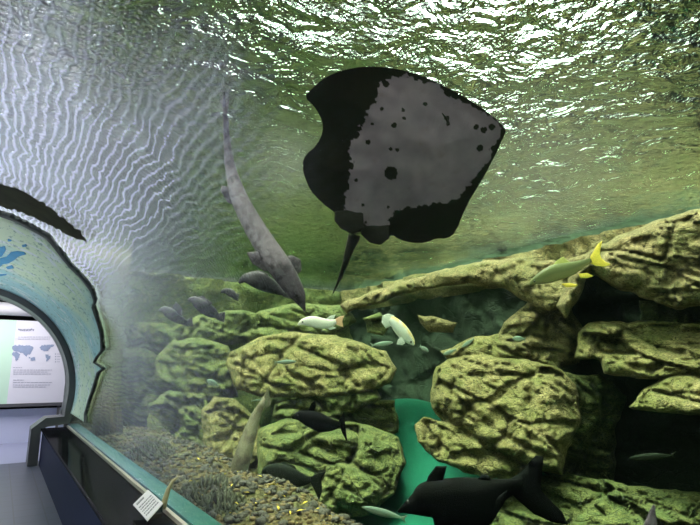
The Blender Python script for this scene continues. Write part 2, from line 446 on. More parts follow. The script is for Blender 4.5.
# acrylic tunnel
def tunnel_shell():
    me = bpy.data.meshes.new('acrylic_tunnel'); bm = bmesh.new(); uvl = bm.loops.layers.uv.new('UVMap')
    na, nyy = 64, 60; a0 = math.asin((LZ-TZ)/TR)
    L = []
    for r in (TR, TR+.06):
        g = []
        for j in range(nyy+1):
            row = []
            for i in range(na+1):
                a = a0+(math.pi-2*a0)*i/na; y = Y0+(Y1-Y0)*j/nyy
                row.append((bm.verts.new((TX+r*math.cos(a), y, TZ+r*math.sin(a))), a, y))
            g.append(row)
        L.append(g)
    def quad(q, mi):
        f = bm.faces.new([x[0] for x in q]); f.material_index = mi; f.smooth = True
        for lp, x in zip(f.loops, q): lp[uvl].uv = (x[1], x[2])
    for j in range(nyy):
        for i in range(na):
            g = L[0]; quad([g[j][i], g[j][i+1], g[j+1][i+1], g[j+1][i]], 0)
            g = L[1]; quad([g[j][i], g[j+1][i], g[j+1][i+1], g[j][i+1]], 1)
    for j in range(nyy):
        for i in (0, na): quad([L[0][j][i], L[1][j][i], L[1][j+1][i], L[0][j+1][i]], 1)
    for i in range(na):
        for j in (0, nyy): quad([L[0][j][i], L[1][j][i], L[1][j][i+1], L[0][j][i+1]], 1)
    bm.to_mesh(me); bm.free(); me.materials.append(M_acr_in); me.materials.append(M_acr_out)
    o = bpy.data.objects.new('window_1', me); C.objects.link(o); o['kind'] = 'structure'; return o
tunnel_shell()

# ledges
M_navy = simple('navy_panel', (.007, .012, .05), .6, .1, 5, spec=.2)
M_black = simple('black_gloss_top', (.012, .012, .014), .12, .1, 4, spec=.3)
t = NT('black_gloss_top'); d_ = t.n('ShaderNodeBsdfDiffuse'); d_.inputs[0].default_value = (.008, .008, .01, 1); g_ = t.n('ShaderNodeBsdfGlossy'); g_.inputs['Roughness'].default_value = .08; mm = t.n('ShaderNodeMixShader'); mm.inputs[0].default_value = .08; t.l(d_.outputs[0], mm.inputs[1]); t.l(g_.outputs[0], mm.inputs[2]); t.l(mm.outputs[0], t.out.inputs[0]); M_black = t.m
M_grey = simple('grey_frame', (.10, .098, .105), .45, .12, 6)
M_greyl = simple('pale_frame_reveal', (.42, .42, .44), .5, .1, 6)
M_sill = simple('sill_strip', (.42, .40, .34), .5, .1, 9)
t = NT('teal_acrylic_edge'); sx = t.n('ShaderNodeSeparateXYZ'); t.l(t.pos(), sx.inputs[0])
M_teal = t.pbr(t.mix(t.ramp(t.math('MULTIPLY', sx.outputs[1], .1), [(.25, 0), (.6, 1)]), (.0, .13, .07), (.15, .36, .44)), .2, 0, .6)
def ledge(sgn, label):
    e = bpy.data.objects.new('viewing_ledge', None); C.objects.link(e)
    X = lambda x: x if sgn > 0 else 2*TX-x
    e.location = (X(.9), 3.5, 0)
    def bx(name, a, b, mat, bev=0):
        m = MB(); m.box((min(X(a[0]), X(b[0])), a[1], a[2]), (max(X(a[0]), X(b[0])), b[1], b[2])); o = m.build(name, mat, None, bevel=bev)
        o.parent = e; o.matrix_parent_inverse = Matrix.Translation(-e.location); return o
    bx('side_panel', (.72, Y0, .0), (1.10, 10.75, .565), M_navy)
    bx('top_panel', (.69, Y0, .565), (1.085, 10.75, .60), M_black, .008)
    bx('sill_strip', (1.085, Y0, .50), (1.115, 10.75, .625), M_sill, .004)
    tag(e, label, 'ledge')
    return e
ledge(1, 'long navy blue ledge with glossy black top running along the tank window')
ledge(-1, 'navy blue ledge with black top on the far left side of the tunnel')
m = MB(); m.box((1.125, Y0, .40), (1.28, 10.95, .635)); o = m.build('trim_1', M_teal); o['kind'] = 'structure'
m = MB(); m.box((2*TX-1.28, Y0, .40), (2*TX-1.125, 10.95, .635)); o = m.build('trim_2', M_grey); o['kind'] = 'structure'

# arch frame at the tunnel end, following floor - ledge - arch
def band(name, path, w, y0, y1, mat):
    n = len(path); vs = []; fs = []
    for i, q in enumerate(path):
        a = Vector(path[max(i-1, 0)]); b = Vector(path[min(i+1, n-1)]); d = (b-a).normalized(); nn = Vector((-d.y, d.x))
        for yy in (y0, y1):
            vs.append((q[0], yy, q[1])); vs.append((q[0]+nn.x*w, yy, q[1]+nn.y*w))
    for i in range(n-1):
        a = 4*i; b = a+4
        fs += [(a, a+1, b+1, b), (a+2, b+2, b+3, a+3), (a, b, b+2, a+2), (a+1, a+3, b+3, b+1)]
    fs += [(0, 2, 3, 1), (4*n-4, 4*n-3, 4*n-1, 4*n-2)]
    return mesh_obj(name, vs, fs, mat, smooth=False)
ain = arch_pts(TR-.005, 48, .80)
path = [(.70, 0), (.70, .58), (.78, .62), (1.12, .66)]+ain[1:-1]+[(2*TX-1.12, .66), (2*TX-.78, .62), (2*TX-.70, .58), (2*TX-.70, 0)]
o = band('door_frame_arch', path, .15, 10.70, 11.25, M_grey); o.name = 'door_1'; o['kind'] = 'structure'
path2 = [(x, z) for x, z in path]
o = band('trim_3', [(TX+(x-TX)*.93, TZ+(z-TZ)*.93 if z > 1.0 else z) for x, z in path][3:-3], .03, 11.255, 11.30, M_greyl); o['kind'] = 'structure'

# exit board's reflection painted on a lining inside the tunnel's last metres
edge_px = [(0, 213), (12, 217), (30, 226), (48, 236), (58, 248), (64, 256), (72, 266), (84, 278), (93, 290), (96, 300), (94, 306), (98, 318), (102, 332), (103, 350), (98, 356), (104, 368), (99, 372), (95, 362), (95, 385), (90, 400), (86, 414), (86, 424)]
pr = [hit_tunnel(x, y, TR-.03) for x, y in edge_px]
an = [(q[1], min(q[2], 10.6)) for q in pr]
an = sorted(an)
amin = math.asin((.82-TZ)/TR)
def edge_y(a):
    if a <= an[0][0]: return an[0][1]
    if a >= an[-1][0]:
        return an[-1][1]+ (a-an[-1][0])*(-.4) + .25*noise.noise(Vector((a*9, 2, 0)))
    for (a1, y1), (a2, y2) in zip(an, an[1:]):
        if a1 <= a <= a2: return y1+(y2-y1)*(a-a1)/max(a2-a1, 1e-6)
def lining(name, r0, r1, yfun0, yfun1, mat, na=220, nyy=24, amax=R(150)):
    vs = []; fs = []
    for r in (r0, r1):
        for i in range(na+1):
            a = amin+(amax-amin)*i/na
            for j in range(nyy+1):
                ya = yfun0(a); yb = yfun1(a); y = ya+(yb-ya)*j/nyy
                vs.append((TX+r*math.cos(a), y, TZ+r*math.sin(a)))
    W = nyy+1; K = (na+1)*W
    for i in range(na):
        for j in range(nyy):
            a = i*W+j; fs += [(a, a+1, a+W+1, a+W), (K+a, K+a+W, K+a+W+1, K+a+1)]
        for j in (0, nyy): a = i*W+j; fs.append((a, a+W, K+a+W, K+a))
    for i in (0, na):
        for j in range(nyy): a = i*W+j; fs.append((a, K+a, K+a+1, a+1))
    return mesh_obj(name, vs, fs, mat)
t = NT('painted_reflection'); p = t.pos(); n1 = t.noise(p, .55, 3, .5); n2 = t.noise(t.mapv(p, (1, .5, 1)), 7, 6, .8); n3 = t.noise(p, 2.2, 3, .6, 1.5); n4 = t.noise(t.mapv(p, (1, .35, 1)), 22, 3, .7)
c = t.mix(t.ramp(n1, [(.44, 0), (.56, 1)]), (.42, .72, .76), (.74, .88, .66))  # colours paint the exit board as mirrored in the acrylic
c = t.mix(t.ramp(n3, [(.56, 0), (.66, 1)]), c, (.82, .90, .92))
c = t.mix(t.math('MULTIPLY', t.ramp(n4, [(.38, 1), (.45, 0)]), t.ramp(n2, [(.45, 0), (.53, .8)])), c, (.12, .30, .25))
M_reflect = t.pbr(c, .5, 0, .3)
refl = lining('reflection_lining', TR-.055, TR-.03, edge_y, lambda a: 10.70, M_reflect)
tag(refl, 'pale aqua painted reflection of the map board around the exit arch, with a jagged edge', 'painted reflection')
M_edge = simple('reflection_rim_dark', (.035, .045, .04), .7, .3, 20)  # dark outline of the painted reflection
wob = lambda a, k: .10+.16*abs(noise.noise(Vector((a*7, k, 0))))+.10*abs(noise.noise(Vector((a*31, k, 3))))
o = lining('reflection_rim', TR-.06, TR-.025, lambda a: edge_y(a)-wob(a, 1)*.8, lambda a: edge_y(a)+.02, M_edge, 320, 2)
o.parent = refl; o['label'] = 'dark jagged edge of the painted reflection'
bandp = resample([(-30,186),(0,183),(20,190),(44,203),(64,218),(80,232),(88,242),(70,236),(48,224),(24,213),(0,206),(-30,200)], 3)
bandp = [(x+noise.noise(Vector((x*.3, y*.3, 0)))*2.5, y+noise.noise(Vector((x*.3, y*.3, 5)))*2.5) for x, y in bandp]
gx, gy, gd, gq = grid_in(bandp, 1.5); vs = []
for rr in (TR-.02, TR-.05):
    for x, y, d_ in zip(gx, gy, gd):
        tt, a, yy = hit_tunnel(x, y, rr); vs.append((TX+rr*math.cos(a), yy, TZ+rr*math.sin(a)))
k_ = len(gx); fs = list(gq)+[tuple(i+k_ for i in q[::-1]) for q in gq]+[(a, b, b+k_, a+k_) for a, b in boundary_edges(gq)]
o = mesh_obj('dark_reflection_band', vs, fs, simple('band_brown', (.035, .036, .018), .85, .7, 7, spec=.1), refl); o['label'] = 'dark brown crescent painted as a reflection above the aqua one'  # dark reflection painted as a thin band under the acrylic roof
M_blue = simple('reflection_blue', (.02, .30, .62), .5, .25, 6)  # map blue within the painted reflection
m = MB()
blue = [[(0,247),(5,246),(6,250),(2,256),(0,257)], [(0,258),(6,257),(11,252),(17,251),(24,252),(26,254),(19,256),(14,260),(9,263),(3,264),(0,267)], [(6,267),(12,265),(14,268),(8,269)], [(8,239),(12,240),(11,241),(8,241)], [(0,274),(7,274),(6,275),(0,276)], [(22,245),(26,244),(27,246),(23,247)]]
for bl in blue:
    q = []
    for x, y in resample(bl, 1.5):
        tt, a, yy = hit_tunnel(x, y, TR-.058); q.append(Vector((TX+(TR-.058)*math.cos(a), yy, TZ+(TR-.058)*math.sin(a))))
    nrm = Vector((TX-q[0].x, 0, TZ-q[0].z)).normalized()
    m.poly(q, nrm*.006)
o = m.build('reflected_land_shapes', M_blue, refl); o['label'] = 'bright blue land shapes painted as part of the board reflection'

# exit room: info board, beam, lamp
M_board = simple('board_white', (.82, .80, .86), .5, .03, 3)
M_bgreen = simple('board_green', (.62, .86, .66), .5, .05, 2)
M_ink = simple('print_grey', (.35, .35, .44), .6, .05); M_map = simple('print_map', (.30, .36, .50), .6, .2, 10)
bd = bpy.data.objects.new('information_board', None); C.objects.link(bd); bd.location = (0, 14, 0)
tag(bd, 'large lit white and pale green board with a small world map beyond the arch', 'information board')
def bpart(name, mb, mat, lab=None):
    o = mb.build(name, mat); o.parent = bd; o.matrix_parent_inverse = Matrix.Translation(-bd.location)
    if lab: o['label'] = lab
    return o
def B(px, py, y=13.95):                                  # picture point -> plane of the board
    d = ray(px, py); tt = y/d.y; q = CAM+d*tt; return q
br = B(63, 404).x; zt = B(40, 321).z; zb = B(40, 403).z; gs = B(12, 360).x
m = MB(); m.box((gs, 14, zb), (br, 14.08, zt)); bpart('white_panel', m, M_board)
m = MB(); m.box((-2.6, 14, zb), (gs, 14.08, zt)); bpart('green_panel', m, M_bgreen, 'pale green panel')
m = MB(); m.box((-2.6, 13.97, zb-.07), (br+.02, 14.1, zb-.002)); bpart('bottom_rail', m, M_grey)
for xx in (-2.3, -.4, br-.1):
    m = MB(); m.box((xx, 14.0, 0), (xx+.05, 14.06, zb-.07)); bpart('leg', m, M_grey)
cont = [
 [(12,347),(15,345),(19,345),(22,346),(26,345),(31,346),(34,347),(33,350),(31,352),(30,355),(28,354),(26,357),(24,354),(21,353),(18,352),(15,352),(13,350)],
 [(13,352),(17,352),(20,354),(19,357),(17,361),(16,361),(15,357),(12,355)],
 [(31,357),(35,357),(36,360),(33,361),(30,360)], [(28,357),(31,358),(29,359)],
 [(39,347),(44,345),(50,345),(54,344),(54,346),(50,348),(48,351),(45,352),(42,350)],
 [(45,354),(48,354),(51,357),(49,360),(47,362),(46,358)]]
m = MB()
for cpoly in cont: m.poly([B(x+noise.noise(Vector((x*1.3, y*1.3, 0)))*1.3, y+noise.noise(Vector((x*1.3, y*1.3, 7)))*1.3, 13.999) for x, y in resample(smooth_poly(cpoly, 1), .8)], (0, -.006, 0))
bpart('world_map', m, M_map)
def line(x0, x1, y, h=.6):
    a = B(x0, y, 13.999); b = B(x1, y, 13.999); m.box((a.x, 13.993, a.z-h*.011), (b.x, 13.9995, a.z+h*.011))
for y, x1 in ((337, 54), (339, 50), (367.5, 22), (370, 52), (372, 48), (374, 51), (380, 24), (382.5, 52), (385, 50), (387, 46)):
    x = 18 if y < 350 else 13; m = MB()
    while x < x1:
        w = random.uniform(1.5, 4); line(x, min(x+w, x1), y, .45); x += w+.6
    bpart('text_line', m, M_ink)
for k in range(4):
    m = MB(); line(55, 56, 354+2.6*k, 1); line(57, 60, 354+2.6*k, .4); bpart('map_key', m, M_ink)
m = MB(); x = 18.5
for k in range(9):
    pts = [B(x+1.3*s, 330-1.2*math.sin(s*6+k*1.7)-(1.2 if k in (0, 7) else 0)*s, 13.995) for s in (0, .25, .5, .75, 1)]
    m.tube(pts, .008, 5); x += 1.75
bpart('title_text', m, M_ink)
M_beam = simple('beam_white', (.75, .74, .76), .5, .05, 3)
z1 = B(30, 303, 13.8).z; z2 = B(30, 316, 13.8).z
m = MB(); m.tube([(-3.2, 13.9, (z1+z2)/2), (1.15, 13.9, (z1+z2)/2)], (z1-z2)/2, 20); o = m.build('overhead_duct', M_beam, smooth=True); duct = o
for xx in (-2.6, -.9, .8):
    mh = MB(); mh.tube([(xx, 13.9, z1-.02), (xx, 13.9, 3.3)], .015); mh.build('hanger', M_grey, duct)
o = duct
tag(o, 'thick white horizontal duct above the information board', 'duct')
m = MB(); m.box((1.36, 14.0, 0), (1.8, 14.3, 3.2)); o = m.build('wall_exit_pillar', M_dark); o['kind'] = 'structure'

# ================================================================== WATER
def surf_mat():
    t = NT('water_surface'); p = t.pos()
    gl = t.n('ShaderNodeBsdfGlass'); gl.inputs['IOR'].default_value = 1.33; gl.inputs['Roughness'].default_value = .06; gl.inputs['Color'].default_value = (.80, .95, .82, 1)
    tr = t.n('ShaderNodeBsdfTransparent'); mx = t.n('ShaderNodeMixShader'); mx.inputs[0].default_value = .012
    n = t.noise(t.mapv(p, (1, 1, 1)), 4.5, 3, .55, .6); n2 = t.noise(p, 14, 3, .6)
    t.l(t.bump(t.math('ADD', n, t.math('MULTIPLY', n2, .22)), 1.0, .105), gl.inputs['Normal'])
    t.l(gl.outputs[0], mx.inputs[1]); t.l(tr.outputs[0], mx.inputs[2]); t.l(mx.outputs[0], t.out.inputs[0]); return t.m
nx, ny = 210, 250; vs = []; fs = []
for j in range(ny+1):
    for i in range(nx+1):
        x = -7.9+i*16.7/nx; y = -4.05+j*17.4/ny
        z = SURF+.045*noise.noise(Vector((x*1.3, y*1.3, 1)))+.03*noise.noise(Vector((x*3.1, y*3.1, 5)))+.016*noise.noise(Vector((x*6, y*6, 9)))
        vs.append((x, y, z))
for j in range(ny):
    for i in range(nx): a = j*(nx+1)+i; fs.append((a, a+1, a+nx+2, a+nx+1))
def keep_face(f):
    c = [sum(vs[k][q] for k in f)/4 for q in (0, 1)]
    return not (c[1] > 10.98 and c[0] < 1.97)
fs = [f for f in fs if keep_face(f)]
ws = mesh_obj('water_surface', vs, fs, surf_mat())
for pl in ws.data.polygons[:1]:
    if pl.normal.z < 0:
        ws.data.flip_normals()
tag(ws, 'rippled green water surface with white glints over the whole tank', 'water', None, 'stuff')
# body of water (a volume with the tunnel left out)
t = NT('tank_water'); pv = t.n('ShaderNodeAddShader'); vsc = t.n('ShaderNodeVolumeScatter'); vab = t.n('ShaderNodeVolumeAbsorption')
vsc.inputs['Color'].default_value = (.45, .75, .55, 1); vsc.inputs['Density'].default_value = .0035; vsc.inputs['Anisotropy'].default_value = .2
vab.inputs['Color'].default_value = (.55, .80, .60, 1); vab.inputs['Density'].default_value = .085
t.l(vsc.outputs[0], pv.inputs[0]); t.l(vab.outputs[0], pv.inputs[1])
t.l(pv.outputs[0], t.out.inputs['Volume'])
ar = arch_pts(TR+.10, 40, .2)
prof = [(8.88, -.95), (8.88, 3.86), (-7.98, 3.86), (-7.98, -.78), (2*TX-1.32, -.78)] + [(x, z) for x, z in ar[::-1] if z > .3] + [(1.32, -.95)]
n = len(prof); vs = [(x, yy, z) for yy in (-4.0, 10.95) for x, z in prof]
fs = [list(range(n)), list(range(n, 2*n))[::-1]]+[(i, (i+1) % n, n+(i+1) % n, n+i) for i in range(n)]
me_v = mesh_obj('water', vs, fs, t.m, smooth=False); tag(me_v, 'clear green water filling the tank around the tunnel', 'water', None, 'stuff')
m = MB(); m.box((1.97, 10.951, -.95), (8.88, 13.38, 3.86)); o = m.build('water', t.m); tag(o, 'hazy green water in the far corner of the tank beyond the exit arch', 'water', None, 'stuff')

# ================================================================== LIGHT
def sun(name, az, el, strength, angle, col):
    l = bpy.data.lights.new(name, 'SUN'); l.energy = strength; l.angle = R(angle); l.color = col
    o = bpy.data.objects.new(name, l); C.objects.link(o)
    d = Vector((math.sin(R(az))*math.cos(R(el)), math.cos(R(az))*math.cos(R(el)), math.sin(R(el))))   # towards the sun; azimuth from +Y to +X
    o.rotation_euler = d.to_track_quat('Z', 'Y').to_euler(); o.location = d*20
    return o
sun('daylight_over_tank', -98, 70, 250.0, 2.5, (1, .93, .80))
sun('added_glint_sun', 50, 24, 3.0, 9, (1, .98, .94))  # second sun, added only for sparkle on the water surface
def area(name, loc, size, power, col, rot=(0,0,0)):
    l = bpy.data.lights.new(name, 'AREA'); l.energy = power; l.size = size[0]; l.shape = 'RECTANGLE'; l.size_y = size[1]; l.color = col
    o = bpy.data.objects.new(name, l); C.objects.link(o); o.location = loc; o.rotation_euler = rot; return o
area('added_reflection_fill', (-2.15, 8.2, .72), (.25, 3.5), 230, (.95, .97, 1), (0, R(150), 0))  # unseen lamp added to brighten the painted reflection lining
area('exit_room_lamp', (-.6, 12.5, 3.25), (3, 1.4), 185, (.93, .93, 1))
W = bpy.data.worlds.new('hall'); bpy.context.scene.world = W; W.use_nodes = True
wt = W.node_tree; bg = wt.nodes['Background']
def wn(typ): return wt.nodes.new(typ)
tc = wn('ShaderNodeTexCoord').outputs['Generated']
def lobe(az, el, power, gain):
    d = wn('ShaderNodeVectorMath'); d.operation = 'DOT_PRODUCT'; wt.links.new(tc, d.inputs[0])
    d.inputs[1].default_value = (math.sin(R(az))*math.cos(R(el)), math.cos(R(az))*math.cos(R(el)), math.sin(R(el)))
    m1 = wn('ShaderNodeMath'); m1.operation = 'MAXIMUM'; wt.links.new(d.outputs['Value'], m1.inputs[0]); m1.inputs[1].default_value = 0
    m2 = wn('ShaderNodeMath'); m2.operation = 'POWER'; wt.links.new(m1.outputs[0], m2.inputs[0]); m2.inputs[1].default_value = power
    m3 = wn('ShaderNodeMath'); m3.operation = 'MULTIPLY'; wt.links.new(m2.outputs[0], m3.inputs[0]); m3.inputs[1].default_value = gain
    return m3.outputs[0]
def addn(a, b):
    m = wn('ShaderNodeMath'); m.operation = 'ADD'
    for i, v in enumerate((a, b)):
        if isinstance(v, float): m.inputs[i].default_value = v
        else: wt.links.new(v, m.inputs[i])
    return m.outputs[0]
st = addn(addn(lobe(54, 19, 75, 13.0), lobe(26, 22, 500, 16.0)), .02)
bg.inputs[0].default_value = (1, .97, 1, 1); wt.links.new(st, bg.inputs[1])
sc = bpy.context.scene
sc.view_settings.view_transform = 'Standard'; sc.view_settings.look = 'None'; sc.view_settings.exposure = -.5; sc.view_settings.gamma = 1
cy = sc.cycles; cy.transparent_max_bounces = 32; cy.max_bounces = 10; cy.volume_bounces = 0; cy.sample_clamp_indirect = 6; cy.use_denoising = True
# ================================================================== ROCKS
G = None
def RK(poly, t0, label, **k):
    k.setdefault('mat', M_rock)
    return rock(k.pop('name', 'rock'), poly, t0, label=label, **k)
RK([(430,392),(436,366),(452,356),(478,354),(520,358),(556,366),(576,385),(582,420),(568,450),(562,474),(520,468),(470,452),(446,430),(432,408)], 7.9, 'big cracked tan boulder in the middle right, above the black fish', name='boulder', tx=-.3, ty=1.0, thick=1.2, bulge=.8, edge=45, cell=2.2)
RK([(414,424),(424,418),(470,430),(520,450),(534,468),(510,482),(470,474),(434,460),(418,442)], 7.3, 'long tan slab under the big boulder, pointing left over the teal sand', ty=1.2, thick=.9, bulge=.35, edge=20)
RK([(488,352),(505,322),(530,300),(566,300),(585,330),(580,362),(548,372),(510,362)], 8.9, 'brown rock column rising behind the big boulder towards the yellow finned fish', mat=M_rock_b, thick=.7, bulge=.5, ty=.3)
RK([(440,352),(470,338),(520,330),(560,345),(560,372),(500,368),(455,366)], 8.8, 'low rock crest just above the big boulder, behind the small pale fish', thick=.8, bulge=.4, edge=14, ty=.8)
RK([(340,304),(372,292),(405,281),(440,270),(480,262),(520,258),(560,262),(604,246),(606,268),(580,282),(572,300),(552,312),(530,304),(505,288),(470,284),(430,288),(395,298),(366,308),(345,314)], 9.6, 'long arched rock ridge over the dark cave, just below the water surface', mat=M_rock_b, name='rock_ridge', tx=-1.1, thick=.7, bulge=.5, edge=14, ty=.8, facet=.8)
RK([(556,306),(572,270),(600,244),(640,226),(700,208),(740,200),(745,300),(700,306),(676,310),(640,296),(610,286),(590,272),(578,300),(566,318)], 7.4, 'large brown overhanging rock at the upper right edge under the water surface', mat=M_rock_b, name='rock_overhang', tx=-.7, thick=.7, bulge=.7, edge=24, ty=.5)
RK([(576,358),(578,332),(588,322),(640,321),(700,324),(750,322),(755,372),(700,372),(665,380),(632,378),(604,372),(600,361)], 7.0, 'flat topped tan block jutting out at the right below the overhanging rock', name='rock_slab', tx=-.6, ty=1.3, thick=1.1, bulge=.35, edge=12)
RK([(628,408),(644,388),(664,376),(690,366),(712,350),(760,346),(765,425),(700,416),(660,413)], 6.3, 'tan slab at the right edge directly below the flat topped block', name='rock_slab', tx=-.5, ty=1.5, thick=1.2, bulge=.35, edge=12)
RK([(556,372),(600,374),(628,396),(616,430),(614,500),(552,500),(552,420)], 8.3, 'upright mossy rock pillar right of the big boulder', mat=M_rock_g, thick=.6, bulge=.3, edge=14)
RK([(488,486),(530,474),(580,476),(640,486),(700,492),(760,490),(770,620),(600,640),(490,620),(480,530)], 5.9, 'broad mossy rock shelf in the bottom right corner behind the black fish', mat=M_rock_g, name='rock_shelf', tx=-.4, ty=1.6, thick=.9, bulge=.4, edge=20, facet=.8)
RK([(418,316),(440,318),(458,323),(452,334),(430,331),(418,323)], 9.6, 'small rock ledge inside the dark cave right of the white and gold fish', mat=M_rock_b, thick=.6, bulge=.2, edge=8)
RK([(364,318),(380,312),(392,322),(384,336),(368,332)], 9.8, 'small rock knob in the dark cave left of the white and gold fish', mat=M_rock_g, thick=.6, bulge=.2, edge=8)
RK([(640,300),(700,296),(750,300),(750,330),(690,330),(640,322)], 7.5, 'dark rock in the gap between the overhanging rock and the flat block', mat=M_rock_d, thick=.5, bulge=.2, edge=10)
# left group
RK([(232,366),(236,352),(262,340),(292,334),(322,336),(352,342),(380,352),(392,366),(386,382),(362,392),(330,396),(294,396),(262,394),(240,386)], 9.4, 'layered yellow green rock below the white fish, left of the sand channel', mat=M_rock, tx=-.2, ty=1.5, grow=1.07, thick=1.1, bulge=.5, edge=20)
RK([(278,404),(300,392),(340,392),(372,388),(378,398),(352,412),(330,420),(300,424),(276,418)], 8.9, 'narrow rock ledge just above the dark fish with the raised fin', mat=M_rock_g, grow=1.07, thick=.8, bulge=.3, edge=10, ty=1.2)
RK([(262,432),(290,420),(330,420),(366,428),(394,438),(401,462),(390,492),(366,512),(330,518),(290,506),(262,482)], 8.0, 'rounded green rock behind the two dark fish at the bottom', mat=M_rock_g, name='boulder', tx=.2, ty=1.4, grow=1.07, thick=1.2, bulge=.7, edge=34)
RK([(204,412),(216,400),(236,402),(254,418),(266,448),(262,490),(236,500),(214,470),(204,440)], 8.6, 'upright yellow green rock left of the pale upright fish', mat=M_rock, grow=1.07, thick=.9, bulge=.5, edge=18, ty=1)
RK([(150,404),(172,392),(204,396),(214,420),(216,462),(196,480),(166,470),(148,440)], 9.6, 'hazy mossy rock right of the dark reeds by the arch', mat=M_rock_g, grow=1.07, thick=.9, bulge=.5, edge=18, ty=1)
RK([(160,356),(176,342),(200,340),(226,348),(232,372),(236,396),(204,404),(172,398),(158,380)], 10.5, 'hazy square rock left of the layered yellow green rock', mat=M_rock_g, grow=1.07, thick=.9, bulge=.5, edge=16, ty=1)
RK([(112,368),(126,350),(150,352),(164,368),(166,402),(150,430),(124,430),(110,400)], 11.0, 'faint bluish rock nearest the jagged edge of the painted reflection', mat=M_rock_g, grow=1.07, thick=.9, bulge=.5, edge=16, ty=1)
RK([(232,330),(262,312),(300,304),(340,306),(352,320),(330,336),(290,342),(250,346)], 11.4, 'far pale rock bank behind the long grey fish', mat=M_rock_g, grow=1.07, thick=.8, bulge=.4, edge=16, ty=1, tx=-.3)
RK([(170,330),(200,316),(240,310),(262,318),(246,340),(206,348),(172,346)], 11.4, 'faint far rock bank behind the dark shadowy fish', mat=M_rock_g, grow=1.07, thick=.35, bulge=.3, edge=14, ty=1)
RK([(100,330),(130,322),(168,326),(178,344),(160,362),(120,360),(100,350)], 12.4, 'faint far rock right beside the painted reflection at the end of the tank', mat=M_rock_g, grow=1.07, thick=.7, bulge=.3, edge=14, ty=.6)
RK([(300,404),(352,400),(392,400),(396,430),(372,440),(320,430)], 9.2, 'dark rock in shade between the layered rock and the rounded green rock', mat=M_rock_g, grow=1.07, thick=.6, bulge=.3, edge=14)
# dark reeds / rock spikes by the arch
m = MB()
for k in range(60):
    px = 94+random.uniform(0, 24); y0 = 446+random.uniform(-8, 12)+(px-94)*.3; top = random.choice([392, 398, 405, 412, 418])+random.uniform(-4, 6)
    tt = 8.6+random.uniform(-.3, .5); a = P(px, y0, tt); b = P(px+random.uniform(-4, 5), top, tt)
    m.tube([a, (a+b)/2+Vector((.02, 0, 0)), b], [.06, .04, .004], 6)
o = m.build('dark_reeds', simple('reed_dark', (.03, .02, .008), .8, .6, 9), smooth=True); tag(o, 'cluster of dark spiky brown reeds on the gravel beside the arch', 'water plant')

# gravel shelf beside the window
vs = []; fs = []; nx, ny = 56, 230
def shelf_z(x, y):
    wd = 1.05+.35*noise.noise(Vector((y*.5, 3, 0)))
    s = (x-1.28)/wd
    base = .50+.10*math.sin(min(1, max(0, s))*math.pi) + .12*noise.noise(Vector((x*1.2, y*1.2, 0)))*min(1, max(0, s*3))
    if s > 1: base -= (s-1)**1.3*1.5
    return base + .035*noise.noise(Vector((x*6, y*6, 2)))
for j in range(ny+1):
    for i in range(nx+1):
        x = 1.285+i*2.2/nx; y = -3.9+j*14.8/ny; vs.append((x, y, shelf_z(x, y)))
k = len(vs)
for j in range(ny):
    for i in range(nx): a = j*(nx+1)+i; fs.append((a, a+1, a+nx+2, a+nx+1))
sh = mesh_obj('gravel_bank', vs, fs, M_gravel)
sm = sh.modifiers.new('thick', 'SOLIDIFY'); sm.thickness = .12; sm.offset = -1
tag(sh, 'brown gravel bank sloping along the foot of the tank window', 'gravel', None, 'stuff')
def stones(name, n, rad, mat, yr, seed, label):
    random.seed(seed); vs = []; fs = []
    bm = bmesh.new(); bmesh.ops.create_icosphere(bm, subdivisions=1, radius=1); bv = [v.co.copy() for v in bm.verts]; bf = [[v.index for v in f.verts] for f in bm.faces]; bm.free()
    for _ in range(n):
        x = 1.32+random.random()**1.0*1.25; y = random.uniform(*yr); r = random.uniform(*rad); z = shelf_z(x, y)+r*.3
        s = Vector((random.uniform(.6, 1.4), random.uniform(.6, 1.4), random.uniform(.4, .9)))*r; b = len(vs); an = random.random()*6
        for v in bv:
            q = Vector((v.x*s.x, v.y*s.y, v.z*s.z)); q += noise.noise_vector(v*2+Vector((_, 0, 0)))*r*.35
            vs.append((x+q.x*math.cos(an)-q.y*math.sin(an), y+q.x*math.sin(an)+q.y*math.cos(an), z+q.z))
        fs += [[i+b for i in f] for f in bf]
    o = mesh_obj(name, vs, fs, mat, smooth=True); tag(o, label, 'pebbles', None, 'stuff'); return o
M_peb = simple('pebble_brown', (.085, .058, .018), .8, .6, 5); M_pebd = simple('pebble_dark', (.012, .010, .005), .8, .5, 5)
stones('pebbles', 2600, (.01, .028), M_peb, (1.5, 10.8), 3, 'brown pebbles scattered over the gravel bank')
stones('pebbles', 1800, (.012, .045), M_pebd, (1.5, 10.8), 5, 'dark pebbles and debris scattered over the gravel bank')
# dark weed clumps on the bank
M_weed = simple('weed_dark', (.022, .025, .010), .8, .5, 9)
def weed(px, py, w, h, seed, label, mat=None):
    q = None
    d = ray(px, py); tt = 2.0
    while tt < 14:
        q = CAM+d*tt
        if 1.29 < q.x < 3.4 and q.z < shelf_z(q.x, q.y): break
        tt += .02
    random.seed(seed); m = MB()
    for k in range(120):
        a = random.random()*6.28; r = w*math.sqrt(random.random()); bx_ = q.x+r*math.cos(a); by_ = q.y+r*math.sin(a)*1.6; bz_ = shelf_z(bx_, by_)-.01
        hh = h*(1-.6*r/w)*random.uniform(.5, 1.1); l = Vector((random.uniform(-.5, .5), random.uniform(-.5, .5), 1))*hh
        m.tube([(bx_, by_, bz_), Vector((bx_, by_, bz_))+l*.5+Vector((random.uniform(-.02, .02), 0, 0)), Vector((bx_, by_, bz_))+l], [.012, .014, .003], 5)
    o = m.build('water_weed', mat or M_weed, smooth=True); tag(o, label, 'water plant', None, None)
weed(205, 492, .22, .16, 1, 'dark bushy weed clump on the gravel bank right of the bent stalk')
